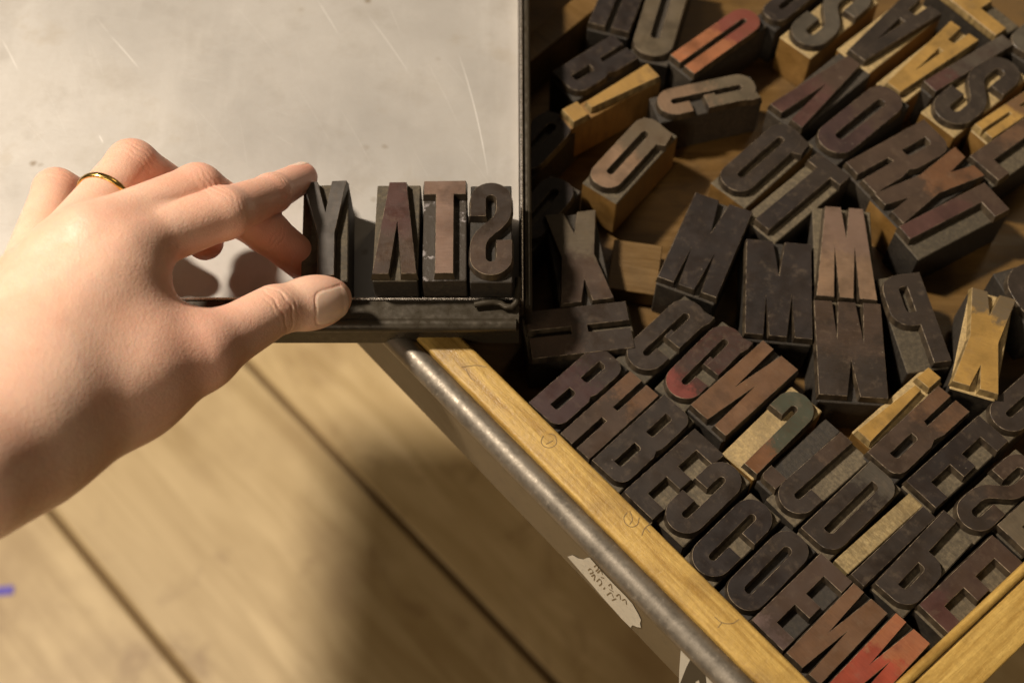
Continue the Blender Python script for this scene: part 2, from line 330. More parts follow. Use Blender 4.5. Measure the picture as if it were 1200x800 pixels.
# ------------------------------------------------------------------ types in the case
case_types = [
 # glyph flags A B D label c1 c2 m sh
 ('B','',(619,471),(654,502),(700,402),'dark maroon wooden B nearest the galley along the long rail','dmar','dark',(9,4),'d'),
 ('H','',(656,507),(690,537),(739,435),'brown cross hatched wooden H between two wooden Bs by the rail','dbrown','brown',(6,6),'d'),
 ('B','',(692,538),(728,569),(779,463),'black wooden B with a scratched circle on its face','dark',None,(0,3),'g'),
 ('E','',(729,575),(764,607),(815,503),'dark wooden E by the rail beside the scratched B','dark',None,(0,3),'g'),
 ('C','m',(769,601),(805,633),(844,533),'dark wooden reversed C beside the E at the rail','dark',None,(0,3),'g'),
 ('C','',(800,651),(837,684),(879,576),'black wooden C at the middle of the long rail','black',None,(0,3),'g'),
 ('O','',(842,690),(879,723),(921,614),'black wooden O at the rail beside the pinkish E','black','dark',(0,8),'d'),
 ('E','',(879,725),(917,760),(963,649),'pinkish grey wooden E near the case corner','pink','dbrown',(-14,5),'d'),
 ('N','m',(919,763),(960,799),(1002,685),'brown wooden reversed N beside the orange red N','brown',None,(0,3),'d'),
 ('N','m',(966,800),(1008,836),(1052,721),'orange red wooden reversed N in the case corner','red','orange',(4,7),'g'),
 ('G','f',(725,413),(760,442),(801,343),'grey black wooden G in the second row nearest the galley','dark',None,(0,3),'g'),
 ('G','f',(770,447),(806,475),(846,374),'dark wooden G with a red stained lower end','rose','dark',(-10,6),'g'),
 ('N','m',(810,474),(851,511),(894,398),'warm brown wooden reversed N beside the red tipped G','brown',None,(0,3),'d'),
 ('J','f',(848,523),(886,553),(928,452),'hooked wooden J with green patches and pale bare shoulder','rust','green',(-5,6),'y'),
 ('J','m',(903,578),(937,611),(985,505),'dark wooden hooked J between the green patched J and the D','dark','dbrown',(5,6),'g'),
 ('D','',(937,617),(975,650),(1021,541),'dark grey wooden D in the middle of the second row','dark','grey',(8,6),'g'),
 ('I','',(997,672),(1012,686),(1082,593),'narrow dark wooden I beside the pale streaky spacer','dark',None,(0,3),'d'),
 ('P','f',(1022,681),(1063,714),(1108,600),'dark wooden P lying between the narrow I and the maroon E','dark',None,(0,3),'g'),
 ('E','',(1075,707),(1112,741),(1164,628),'maroon brown wooden E against the corner of the short wall','maroon','dbrown',(-10,6),'g'),
 ('E','',(1168,614),(1204,647),(1252,541),'olive brown wooden E cut by the right edge above the short wall','khaki',None,(0,3),'g'),
 ('S','m',(1111,597),(1148,630),(1192,524),'dark brown wooden S lying beside the square black E','dark','dbrown',(-5,8),'g'),
 ('E','',(1062,563),(1097,595),(1147,486),'black square cut wooden E beside the curved S','black','dark',(8,6),'g'),
 ('R','f',(1016,529),(1053,561),(1100,452),'brown wooden R beside the golden exclamation mark','dbrown','brown',(6,8),'d'),
 ('C','',(1151,482),(1187,514),(1232,410),'dark wooden C at the right edge above the S','dark',None,(0,3),'g'),
 ('M','f',(957,463),(1038,465),(957,353),'broad black wooden W standing straight at the centre of the case','dark','dbrown',(0,12),'d'),
 ('W','f',(954,347),(1025,350),(957,242),'light tan wooden M standing straight above the broad black W','tan','mauve',(0,9),'g'),
 ('M','',(871,391),(950,396),(877,281),'black wooden M standing straight left of the tan M','black',None,(0,3),'d'),
 ('M','',(770,324),(839,348),(816,226),'black wooden M tilted beside the straight black M','black',None,(0,3),'d'),
 ('P','m',(1061,431),(1110,421),(1034,326),'dark wooden P tilted with its grey shoulder showing','dark',None,(0,3),'g'),
 ('X','',(1112,446),(1166,459),(1143,339),'golden worn wooden X standing alone on the case floor','gold','khaki',(10,6),'y'),
 ('O','',(1207,390),(1262,360),(1179,322),'dark wooden O at the right edge behind the golden X','dark',None,(0,3),'d'),
 ('Q','f',(838,207),(878,238),(913,138),'black wooden Q with pale amber side beside the dark T','dark',None,(0,3),'g'),
 ('T','',(878,249),(914,281),(957,175),'dark wooden T lying below the black Q','black','dark',(0,8),'g'),
 ('O','',(951,160),(986,188),(1030,93),'maroon brown wooden O next to the red tinted V','dmar','dbrown',(0,8),'d'),
 ('V','f',(903,122),(940,150),(983,57),'maroon wooden V with a bright red foot','maroon','dbrown',(2,12),'d'),
 ('A','f',(990,52),(1026,82),(1062,-14),'dark wooden A on a pale block near the top','dark',None,(0,3),'y'),
 ('A','f',(1035,92),(1066,117),(1112,22),'bright yellow wooden A near the upper right corner','gold',None,(0,3),'y'),
 ('S','',(1090,126),(1127,158),(1163,55),'dark wooden S on a bare yellow block at the upper right','dark',None,(0,3),'y'),
 ('I','',(1089,99),(1101,112),(1170,36),'narrow grey wooden I with a red end beside the yellow block S','maroon','grey',(-9,1),'d'),
 ('H','',(1148,148),(1166,166),(1214,92),'ochre wooden H with a narrow slot at the right edge','gold','brown',(0,9),'y'),
 ('L','',(1140,184),(1172,214),(1207,130),'brown wooden L at the right edge below the ochre H','dbrown','brown',(0,9),'g'),
 ('R','',(991,190),(1026,226),(1083,140),'brown wooden R between the maroon O and the X','dbrown',None,(0,3),'d'),
 ('X','',(1027,228),(1060,264),(1118,170),'streaky brown wooden X beside the red edged L','dbrown','rust',(0,6),'d'),
 ('L','f',(1058,268),(1084,302),(1152,210),'dark wooden L with a red stem and wide grey shoulder','maroon','dbrown',(9,9),'g'),
 ('S','',(925,38),(958,66),(990,-30),'olive wooden S on a pale block at the top edge','grey',None,(0,3),'y'),
 ('H','',(697,26),(743,41),(726,-78),'black wooden H cut by the top edge','black',None,(0,3),'d'),
 ('O','',(739,60),(785,70),(772,-52),'olive brown wooden O standing upright at the top edge','khaki',None,(0,3),'d'),
 ('R','f',(654,86),(679,117),(716,36),'slate black wooden R beside the pale exclamation mark','black',None,(0,3),'d'),
 ('U','f',(790,66),(816,90),(868,2),'bright orange red wooden U near the top','orange','rose',(4,8),'d'),
 ('G','m',(783,147),(770,117),(886,104),'tan brown wooden G lying below the orange U','khaki','tan',(0,8),'d'),
 ('Q','f',(688,207),(727,233),(752,131),'tan brown wooden Q with an amber side, alone left of the middle','tan','khaki',(0,8),'g'),
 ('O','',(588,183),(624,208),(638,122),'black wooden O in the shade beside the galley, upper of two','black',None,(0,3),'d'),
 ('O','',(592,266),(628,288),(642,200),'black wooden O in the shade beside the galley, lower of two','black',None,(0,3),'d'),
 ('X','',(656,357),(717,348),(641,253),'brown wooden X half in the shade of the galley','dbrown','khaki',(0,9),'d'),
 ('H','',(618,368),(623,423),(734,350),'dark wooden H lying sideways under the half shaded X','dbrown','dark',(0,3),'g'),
 ('O','',(893,14),(916,32),(962,-52),'black wooden O peeking in at the top edge beyond the orange U','black',None,(0,3),'d'),
 ('F','',(1164,46),(1188,24),(1100,-18),'yellow wooden E with a grey side bar at the top right','gold',None,(0,3),'g'),
 ('O','',(1188,50),(1218,76),(1244,-20),'dark grey wooden O in the upper right corner','grey',None,(0,3),'d'),
]
SP = {  # extra keywords by label start
 'golden worn': dict(z=27, rough=.4, side='d'), 'black wooden Q': dict(side='m'), 'tan brown wooden Q': dict(side='m', z=27),
 'olive wooden S on': dict(side='m'), 'streaky brown': dict(side='m'), 'light tan': dict(z=24.5), 'brown wooden X half': dict(z=25),
}
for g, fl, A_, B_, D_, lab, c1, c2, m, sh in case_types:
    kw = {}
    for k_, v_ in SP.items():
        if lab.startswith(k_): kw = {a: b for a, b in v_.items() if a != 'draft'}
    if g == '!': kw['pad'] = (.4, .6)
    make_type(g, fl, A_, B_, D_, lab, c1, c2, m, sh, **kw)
make_type('!', '', (662,130), (675,147), (756,71), 'pale bare wooden exclamation mark on a tall amber block', 'tan', 'gold', (-40, 3), 'm', side='m', z=27)
make_type('!', 'f', (1004,503), (1020,517), (1088,430), 'golden wooden exclamation mark beside the brown R', 'gold', None, (0, 3), 'y', side='m', pad=(1.2, .5))
make_type("'", '', (890,556), (908,572), (968,489), 'grey wooden block with a small mark beside the green patched J', 'dbrown', None, (0, 3), 'd')
m_in0 = wood_mat('light_patch_block_wood', (.10, .052, .012), (.16, .09, .025), 60, (1, 7, 1), .5, .3, .5, (.05, .03, .01))
# spacer stick, and a low block in place of a light patch
def spacer(A, B, D, z, mat, label):
    a, b, d = (un(*q, z)[:2] for q in (A, B, D)); u = b-a; v = d-a; w = np.linalg.norm(u); h = np.linalg.norm(v); c = a+(u+v)/2
    mb = MB(); mb.cbox(-w/2, w/2, -h/2, h/2, 0, z-.6, .3)
    o = mb.obj('wooden_spacer', mat); o.location = (c[0]*S, c[1]*S, .6*S); o.rotation_euler = (0, 0, math.atan2(v[1], v[0])-math.pi/2)
    return tag(o, label, 'spacer')
m_sp = wood_mat('spacer_wood', (.22, .15, .06), (.42, .31, .14), 120, (1.5, 9, 1), .5, .4, .6, (.08, .055, .03), grit=.4)
spacer((977,657), (995,671), (1065,578), 22.6, m_sp, 'pale streaky wooden spacer strip beside the narrow dark I')
spacer((713,331), (767,352), (722,274), 9, m_in0, 'low amber wooden block standing in for a shaft of light left of the tilted M')  # added block in place of a shaft of light on the case floor
# ------------------------------------------------------------------ the type case (drawer)
m_rail = wood_mat('case_rail_wood', (.34, .19, .04), (.64, .42, .115), 36, (13, 1, 13), .38, .6, .7, (.17, .09, .025), grit=.16)
m_in = wood_mat('case_floor_wood', (.095, .048, .010), (.17, .092, .024), 22, (1, 9, 1), .45, .25, .6, (.035, .02, .008))
m_front = wood_mat('case_front_paint', (.115, .083, .044), (.145, .105, .058), 20, (2, 1, 1), .5, .12, .25, (.08, .06, .04))
m_steel = metal_mat('worn_steel', (.25, .215, .17), .47, .7, (.10, .085, .065), .6, 90)
case = empty('type_case', tuple(un(950, 800, 0)))
tag(case, 'shallow wooden drawer full of printing types with a steel rail along its edge', 'drawer')
c0 = un(950, 800, 0)
def line2(p, q, z): a, b = un(*p, z)[:2], un(*q, z)[:2]; return a, b
def ext(a, b, t0, t1): d = b-a; return a+d*t0, a+d*t1
def loc(v): return [(x-c0[0], y-c0[1], z-c0[2]) for x, y, z in v]
ZW = 36
i0, i1 = ext(*line2((536, 389), (952, 800), ZW), -.75, 1.25)       # inner edge of the long wall
o0, o1 = ext(*line2((500, 412), (894, 800), ZW), -.75, 1.25)
print('ang', (i1-i0)/np.linalg.norm(i1-i0), (o1-o0)/np.linalg.norm(o1-o0))
nrm = np.array([-(i1-i0)[1], (i1-i0)[0]]); nrm /= np.linalg.norm(nrm)
if nrm @ (o0-i0) < 0: nrm = -nrm
ia_, ib_ = line2((536, 389), (952, 800), ZW); oa_, ob_ = line2((558, 470), (894, 800), ZW)
wd = (((oa_+ob_)/2-ia_) @ nrm); dirL = (i1-i0)/np.linalg.norm(i1-i0)
print('long wall width', wd)
def bar3(p0, p1, prof, subdiv=60, wob=0.0, seed=1):
    rnd = np.random.RandomState(seed); pts = [np.array([*(p0+(p1-p0)*i/subdiv), 0.]) for i in range(subdiv+1)]
    mb = MB(); mb.sweep(pts, prof); return mb
def rail(name, p0, p1, width, z0, z1, mat, side=1, r=1.2):
    """bar whose inner top edge runs p0-p1 and which extends by width to the side away from the case"""
    w = width*side
    xs = sorted((0, w)); rect = [(xs[0], z0), (xs[1], z0)]+arc(xs[1]-r, z1-r, r, 0, 90, 4)+arc(xs[0]+r, z1-r, r, 90, 180, 4)
    mb = MB(); mb.sweep([(*p0, 0), (*p1, 0)], rect); mb.v = loc(mb.v)
    o = mb.obj(name, mat, case); autosmooth(o, 50); return o
sideL = 1 if np.dot(np.cross([*dirL, 0], [0, 0, 1])[:2], nrm) > 0 else -1
# local-axis aligned wood so that grain follows the rail
def oriented(name, p0, p1, rect, mat, parent, smooth=50):
    d = p1-p0; L = np.linalg.norm(d); a = math.atan2(d[1], d[0])
    n = 40; mb = MB(); V = []; m = len(rect)
    for i in range(n+1):
        V += [(x, L*i/n-L/2, z) for x, z in rect]
    F = [(i*m+j, i*m+(j+1) % m, (i+1)*m+(j+1) % m, (i+1)*m+j) for i in range(n) for j in range(m)]
    F += [tuple(range(m-1, -1, -1)), tuple(range(n*m, n*m+m))]
    o = build(name, V, F, mat); autosmooth(o, smooth)
    c = (p0+p1)/2; o.rotation_euler = (0, 0, a-math.pi/2)
    if parent:
        o.parent = parent; o.location = ((c[0]-c0[0])*S, (c[1]-c0[1])*S, -c0[2]*S)
    else: o.location = (c[0]*S, c[1]*S, 0)
    return o
# in oriented(): local +x is to the right of the direction p0->p1
def rct(x0, x1, z0, z1, r=1.): return [(x0, z0), (x1, z0)]+arc(x1-r, z1-r, r, 0, 90, 4)+arc(x0+r, z1-r, r, 90, 180, 4)
long_rail = oriented('long_wall', i0, i1, rct(0, wd, -8, ZW, 1.3) if sideL > 0 else rct(-wd, 0, -6, ZW, 1.3), m_rail, case)
sg = 1 if sideL > 0 else -1
# steel rod outside the long wall
rad = 4.7
oriented('steel_rail', i0, i1, circ(rad, 20, sg*(wd+rad-.6), ZW-rad-.6), m_steel, case, 60)
x0_, x1_ = sorted((sg*(wd+rad*1.0), sg*(wd+.02)))
oriented('front_panel', i0, i1, rct(x0_, x1_, -9, ZW-rad-1, .5), m_front, case)
# short wall: bead and plank
b0, b1 = ext(*line2((1048.5, 800), (1176, 680), 30), -.8, 2.6)
q0, q1 = line2((1071, 800), (1198, 680), 30)
dS = (b1-b0)/np.linalg.norm(b1-b0); nS = np.array([dS[1], -dS[0]])
wb_ = abs((q0-b0) @ nS)
e0, e1 = line2((1153, 800), (1200, 755), 28); we_ = abs((e0-b0) @ nS)
print('bead', wb_, 'plank', we_)
oriented('short_wall_bead', b0, b1, rct(0, wb_-.5, -6, 30, 1.6), m_rail, case)
oriented('short_wall', b0, b1, rct(wb_-.1, we_, -6, 28.2, .7), m_rail, case)
# floor of the case
fl_pts = [i0+nrm*2, i1+nrm*2, un(1400, 950, 0)[:2], un(1900, 300, 0)[:2], un(1500, -600, 0)[:2], un(600, -700, 0)[:2], un(100, -200, 0)[:2]]
corner = un(1048, 800, 0)[:2]
# floor sheet bounded by the two walls
inter = np.linalg.solve(np.array([dirL, -dS]).T, b0-i0); P = i0+dirL*inter[0]
far = P+dS*620; left = P-dirL*620
fl = [P+nrm*1, far+nrm*1, far-dirL*620, left]
if area([tuple(p) for p in fl]) < 0: fl = fl[::-1]
mb = MB(); mb.prism([(p[0]-c0[0], p[1]-c0[1]) for p in fl], -3, 0); mb.obj('case_floor', m_in, case)
# two low dividers in the case
def stick(p, q, z0, z1, w, name, mat):
    a, b = line2(p, q, z1); return oriented(name, a, b, rct(0, w, z0, z1, .6), mat, case)
stick((560, 88), (745, -60), 0, 22, 11, 'divider', m_in)
# pencil marks on the rail
m_ink = N('graphite'); m_ink.set('Base Color', (.17, .115, .055, 1)); m_ink.set('Roughness', .6); m_ink = m_ink.m
def smooth_(pl):
    P_ = [np.array(p, float) for p in pl]; P_ = [2*P_[0]-P_[1]]+P_+[2*P_[-1]-P_[-2]]; o = []
    for i in range(1, len(P_)-2):
        a, b, c, d = P_[i-1:i+3]
        for t in [j/5 for j in range(5)]:
            o.append(tuple(.5*(2*b+(c-a)*t+(2*a-5*b+4*c-d)*t*t+(3*b-a-3*c+d)*t**3)))
    return o+[tuple(P_[-2])]
def marks(name, polys, z, w, mat, parent, off=None):
    mb = MB()
    for pl in polys:
        pts = [un(*p, z) for p in smooth_(pl)]; mb.sweep(pts, [(-w/2, -.05), (w/2, -.05), (w/2, .05), (-w/2, .05)])
    if parent is case: mb.v = loc(mb.v)
    return mb.obj(name, mat, parent)
for pl_ in [[(541,430),(558,428),(570,430)],[(546,432),(551,442),(556,446)],
  [(637,510),(634,517),(638,523),(646,524),(652,519),(650,510),(643,508)],[(640,520),(648,516)],
  [(735,600),(731,606),(733,613),(740,617),(747,614),(749,606)],[(738,598),(741,608),(738,614)],[(752,627),(756,618),(764,612)],[(757,618),(762,624)],
  [(837,722),(846,729),(858,730),(866,725)],[(846,729),(841,735)]]: marks('pencil_mark', [pl_], ZW+.07, .2, m_ink, case)
# ------------------------------------------------------------------ tape and sticker on the front panel
# panel plane: vertical plane at distance wd+rad+.1 outside inner edge line
pd = wd+rad*1.0
pp = i0+nrm*pd
def on_panel(px, py, lift=.15):
    d = FW + np.array([1, 0, 0])*(px-600)/FPX + UP*(400-py)/FPX
    n3 = np.array([nrm[0], nrm[1], 0]); t = (np.dot(n3, np.array([*(pp+nrm*lift), 0])-CAM))/np.dot(n3, d); return CAM+d*t
m_tape = wood_mat('paper_tape', (.60, .54, .43), (.68, .62, .50), 60, (1, 1, 1), .8, .2, .15, (.3, .24, .15))
def decal(name, pts, mat, lift=.15, parent=None, th=.12):
    top = [on_panel(*p, lift+th) for p in pts]; bot = [on_panel(*p, lift) for p in pts]; n = len(pts)
    n3 = np.array([nrm[0], nrm[1], 0]); ax = np.array([dirL[0], dirL[1], 0])
    tri = tessellate_polygon([[Vector((float(np.dot(p, ax)), float(p[2]), 0)) for p in top]])
    F = [tuple(t) for t in tri]+[(i, (i+1) % n, (i+1) % n+n, i+n) for i in range(n)]
    return build(name, top+bot, F, mat, parent)
tape = decal('paper_label', [(665,652),(671,650),(678,654),(684,655),(688,653),(691,653),(705,669),(722,687),(733,698),(741,707),(745,714),(748,719),(751,726),(750,730),(751,735),(746,734),(741,732),(739,735),(735,731),(727,723),(721,716),(712,706),(704,697),(694,685),(680,669)], m_tape)
tag(tape, 'torn strip of paper tape with faint handwriting on the drawer front', 'label')
def ink_strokes(lines, parent, w=.45):
    mb = MB()
    for pl in lines:
        pts = [on_panel(*p, .34) for p in smooth_(pl)]
        for a, b in zip(pts[:-1], pts[1:]):
            t = b-a; L = np.linalg.norm(t); t = t/max(L, 1e-6); n3 = np.array([nrm[0], nrm[1], 0]); s_ = np.cross(t, n3)*w/2
            mb.add([a-s_, b-s_, b+s_, a+s_], [(0, 1, 2, 3)])
    return mb.obj('handwriting', m_ink, parent)
ink_strokes([[(696,664),(699,662),(701,666),(698,669)],[(700,671),(704,668),(706,673)],[(689,668),(692,666),(695,670),(691,672)],[(693,675),(697,673),(696,680)],
 [(699,681),(703,678),(705,683),(702,686)],[(707,690),(709,688)],[(713,686),(716,684),(717,690)],[(714,690),(719,693)],[(711,697),(716,694),(719,700)],[(722,698),(726,696),(727,702)],[(729,703),(733,702),(734,708)],[(717,703),(722,701)],[(704,676),(708,677)]], tape)
k = N('sticker_white'); k.set('Base Color', (.66, .62, .53, 1)); k.set('Roughness', .5); m_sw = k.m
k = N('sticker_black'); k.set('Base Color', (.035, .028, .02, 1)); k.set('Roughness', .5); m_sb = k.m
stk = decal('sticker', [(801,751),(807,756),(815,765),(826,776),(838,788),(843,797),(843,812),(795,830),(796,785),(798,758)], m_sw)
tag(stk, 'white sticker with bold black shapes low on the drawer front', 'sticker')
decal('black_print', [(812,766),(818,771),(826,781),(828,805),(822,812),(819,796),(815,798),(812,812),(797,815),(797,800),(804,782)], m_sb, .3, stk, .05)
decal('sticker_scrap', [(846,797),(850,796),(858,802),(862,812),(845,812)], m_sw, .15, stk)
# ------------------------------------------------------------------ galley (metal tray)
ZG = 38.0
g = N('galley_zinc'); v = g.coord(rnd=False); n1 = g.noise(v, 9, 6, .6, .3); n2 = g.noise(v, 38, 6, .65); n3 = g.noise(v, 420, 3, .6)
col = g.mix(g.ramp(n1, .3, .7), (.38, .353, .318), (.51, .477, .432)); col = g.mix(g.ramp(n2, .52, .74, 0, .6), col, (.33, .295, .25)); nb = g.noise(v, 17, 8, .7); col = g.mix(g.ramp(nb, .55, .7, 0, .45), col, (.36, .32, .265))
col = g.mix(g.ramp(n3, .45, .8, 0, .22), col, (.40, .35, .29))
vst = g.coord((1, .12, 1), rnd=False); st = g.noise(vst, 60, 4, .6); col = g.mix(g.ramp(st, .55, .8, 0, .22), col, (.68, .65, .60))
sp = g.voro(v, 70); spm = g.math('MULTIPLY', g.ramp(g.math('ADD', sp, g.math('MULTIPLY', n3, .12)), .08, .2, 1, 0), g.ramp(g.noise(v, 30, 2), .46, .56)); col = g.mix(g.math('MULTIPLY', spm, .8), col, (.22, .17, .11)); br = g.noise(v, 24, 5, .65); col = g.mix(g.ramp(br, .60, .72, 0, .4), col, (.36, .29, .20))
# scratches as real marks in the metal (object space, mm)
scr = [((540,60),(576,208),.28,.8),((430,15),(482,88),.22,.6),((372,0),(398,42),.25,.6),((128,40),(165,82),.28,.7),((2,45),(22,84),.35,.55),((112,20),(128,40),.15,.5),((455,5),(470,40),.15,.4),((500,70),(540,150),.12,.35),((116,158),(121,168),.4,.6),((270,0),(330,70),.12,.3),((215,90),(250,96),.12,.3),((322,158),(345,172),.15,.3),((395,120),(440,200),.1,.3),((60,10),(200,30),.1,.25)]+[((x, y), (x+dx, y+dy), .09, .28) for x, y, dx, dy in [(random.uniform(0, 590), random.uniform(0, 200), random.uniform(8, 60), random.uniform(10, 90)) for _ in range(16)]]
ob = g.sep(g.tc.outputs['Object']); tot = None
GO = un(300, 200, ZG)
for a, b, w_, s_ in scr:
    A2, B2 = un(*a, ZG)[:2]-GO[:2], un(*b, ZG)[:2]-GO[:2]; d = B2-A2; L = np.linalg.norm(d); d = d/L; c = (A2+B2)/2
    X = g.math('SUBTRACT', g.math('MULTIPLY', ob[0], 1000.), float(c[0])); Y = g.math('SUBTRACT', g.math('MULTIPLY', ob[1], 1000.), float(c[1]))
    al = g.math('ADD', g.math('MULTIPLY', X, float(d[0])), g.math('MULTIPLY', Y, float(d[1])))
    ac = g.math('ADD', g.math('MULTIPLY', X, float(-d[1])), g.math('MULTIPLY', Y, float(d[0])))
    ac = g.math('ADD', ac, g.math('MULTIPLY', g.math('MULTIPLY', al, al), .0012))
    m1 = g.ramp(g.math('ABSOLUTE', ac), 0, w_, 1, 0); m2 = g.ramp(g.math('ABSOLUTE', al), L*.25, L/2, 1, 0)
    mm = g.math('MULTIPLY', g.math('MULTIPLY', m1, m2), s_); tot = mm if tot is None else g.math('MAXIMUM', tot, mm)
col = g.mix(tot, col, (.80, .77, .72))
g.set('Base Color', col); g.set('Metallic', .25); g.set('Roughness', g.ramp(nb, .3, .7, .36, .6)); g.set('Specular IOR Level', .4)
g.bump(g.math('ADD', n3, g.math('MULTIPLY', n2, 1.5)), .12, .0003)
m_gal = g.m
m_dark = metal_mat('dark_oxidised_steel', (.058, .046, .030), .34, .4, (.035, .027, .018), .4, 60)
m_edge = metal_mat('bright_worn_edge', (.55, .50, .45), .25, .9, (.12, .1, .08), .5, 400)
gal = empty('galley', tuple(GO)); tag(gal, 'flat grey metal composing galley with dark raised edges holding four types', 'metal tray')
def gl(vv): return [(x-GO[0], y-GO[1], z-GO[2]) for x, y, z in vv]
xr = un(608, 200, ZG)[0]; yb = un(400, 320, ZG+H)[1]-1.3     # right and front limits of the floor plate
zl = next(z for z in np.arange(ZG, ZG+20, .05) if un(400, 349, z)[1] <= yb-.5); print('lip height', zl-ZG)
mb = MB(); mb.cbox(-420, xr, yb, 330, ZG-1.4, ZG, .1); mb.v = gl(mb.v); mb.obj('galley_floor', m_gal, gal)
# right wall, thin folded sheet
zr = ZG+9
mb = MB()
mb.sweep([(xr+1.0, 330, 0), (xr+1.0, yb-1, 0)], [(-.55, ZG-1.6)]+[(.55, ZG-1.6)]+arc(0, zr-.55, .55, 0, 180, 5))
mb.v = gl(mb.v); o = mb.obj('right_rim', m_edge, gal); autosmooth(o, 50)
mb = MB(); mb.sweep([(xr+3.2, 330, 0), (xr+3.2, yb-2, 0)], [(-1.3, ZG-5.6)]+[(1.3, ZG-5.6)]+arc(0, zr-2.6, 1.4, 0, 180, 6))
mb.v = gl(mb.v); o = mb.obj('rim_bead', m_dark, gal); autosmooth(o, 50)
# front lip : sheet wall then outer rolled bead
xl = un(222, 352, ZG)[0]
mb = MB()
prof = [(-.0, ZG-1.5), (1.0, ZG-1.5), (1.0, zl-.4), (.5, zl), (0, zl-.4)]
# sweep along +x : side vector = cross(t,z) = -y
mb.sweep([(-420, yb, 0), (xr+.6, yb, 0)], prof); mb.v = gl(mb.v); o = mb.obj('front_lip', m_edge, gal); autosmooth(o, 40)
yo = un(400, 375, zl-2)[1]
mb = MB(); mb.sweep([(xl, yb-1.1, 0), (xr-.2, yb-1.1, 0)], [(0, ZG-6), (yb-yo, ZG-6), (yb-yo, zl-2.5), (yb-yo-1, zl-1.2), (0, zl-1.2)]); mb.v = gl(mb.v); mb.obj('front_channel', m_dark, gal)
mb = MB(); mb.sweep([(xl, yo-1.2, 0), (xr-1.2, yo-1.2, 0)], circ(2.6, 16, 0, zl-3.4)); mb.v = gl(mb.v); o = mb.obj('front_bead', m_dark, gal); autosmooth(o, 60)
# hooked clip at the corner
hk = [un(556, 357, zl+.8), un(566, 355, zl+1.2), un(577, 354, zl+1.2), un(586, 355, zl+.8), un(592, 359, zl+.8), un(599, 360, zl+.8), un(604, 356, zl+.8), un(606.5, 349, zl+1), un(607, 338, zl+1.5), un(607, 326, zl+2)]
mb = MB(); mb.sweep(hk, circ(1.15, 8)); mb.v = gl(mb.v); o = mb.obj('corner_clip', m_dark, gal); autosmooth(o, 60)
# ------------------------------------------------------------------ types in the galley
GG = 'wooden types set in the metal galley'
gk = dict(base=ZG, group=GG, sh='g', pad=(.2, 1.0))
make_type('Y', '', (355,323), (407,322), (354,213), 'slate grey wooden Y held between the fingers in the galley', 'slate', None, (0, 14), **{**gk, 'pad': (.5, .8)}, rough=.36)
make_type('V', 'f', (438,320), (490,321), (440,213), 'maroon brown wooden A without crossbar in the galley', 'dbrown', 'maroon', (-2, 9), **gk, rough=.36)
make_type('T', '', (496,320), (547,320), (496,212), 'rosy brown wooden T between the A and the S in the galley', 'mauve', None, (0, 3), **{**gk, 'sh': 's', 'side': 'd'}, rough=.36)
make_type('S', 'm', (551,322), (601,322), (551,214), 'dark brown wooden S at the end of the line in the galley', 'dbrown', 'dark', (0, 12), **{**gk, 'pad': (.05, 1.0), 'sh': 'd'}, rough=.36)
# ------------------------------------------------------------------ floor far below
ZF = -620.0
l1, l2 = [un(*p, ZF)[:2] for p in ((60, 600), (230, 800))], [un(*p, ZF)[:2] for p in ((290, 425), (640, 800))]
d1, d2 = (l1[1]-l1[0]), (l2[1]-l2[0]); d1 /= np.linalg.norm(d1); d2 /= np.linalg.norm(d2); df = d1+d2; df /= np.linalg.norm(df)
nf = np.array([-df[1], df[0]]); sp = abs((l2[0]-l1[0]) @ nf); print('floor gap spacing', sp, 'dirs', d1, d2)
f = N('floor_planks'); v = f.tc.outputs['Object']
mp = f.t.nodes.new('ShaderNodeMapping'); f.t.links.new(v, mp.inputs[0]); mp.inputs['Scale'].default_value = (1, 9, 1)
gr = f.noise(mp.outputs[0], .5*10, 6, .6, 1.0); bl = f.noise(v, 5, 4, .6); fi = f.noise(mp.outputs[0], 30, 4, .6)
col = f.mix(f.ramp(gr, .3, .7), (.45, .305, .125), (.69, .51, .26)); col = f.mix(f.ramp(bl, .5, .7, 0, .65), col, (.30, .18, .07)); col = f.mix(f.ramp(fi, .6, .8, 0, .35), col, (.28, .17, .07))
kn = f.noise(v, 9, 5, .7, 1.5); col = f.mix(f.ramp(kn, .54, .70, 0, .75), col, (.30, .18, .07))
hv = f.t.nodes.new('ShaderNodeHueSaturation'); f.t.links.new(col, hv.inputs['Color']); f.t.links.new(f.ramp(f.oi.outputs['Random'], 0, 1, .85, 1.12), hv.inputs['Value']); col = hv.outputs[0]
f.set('Base Color', col); f.set('Roughness', .5); m_floor = f.m
fa = math.atan2(df[1], df[0]); fo = l1[0]
for ii, i in enumerate(range(-6, 12)):
    sgn_ = 1 if (l2[0]-l1[0]) @ nf > 0 else -1
    ya, yb_ = i*sp+3.0, (i+1)*sp-3.0
    mb = MB(); mb.cbox(-2600, 2600, ya, yb_, -6, 0, 2.0)
    o = mb.obj('floor_plank', m_floor); o.location = (fo[0]*S, fo[1]*S, ZF*S)
    o.rotation_euler = (0, 0, fa if sgn_ > 0 else fa+math.pi)
    tag(o, kind='structure')
mb = MB(); mb.prism([(-4000, -4000), (4000, -4000), (4000, 4000), (-4000, 4000)], -2, 0)
k = N('subfloor_dark'); k.set('Base Color', (.20, .125, .055, 1)); k.set('Roughness', .9)
o = mb.obj('floor', k.m); o.location = (0, 0, (ZF-6.5)*S); tag(o, kind='structure')
k = N('violet_mark'); k.set('Base Color', (.12, .09, .5, 1)); k.set('Roughness', .6)
mb = MB(); a = un(-14, 694, ZF); b = un(16, 691, ZF)
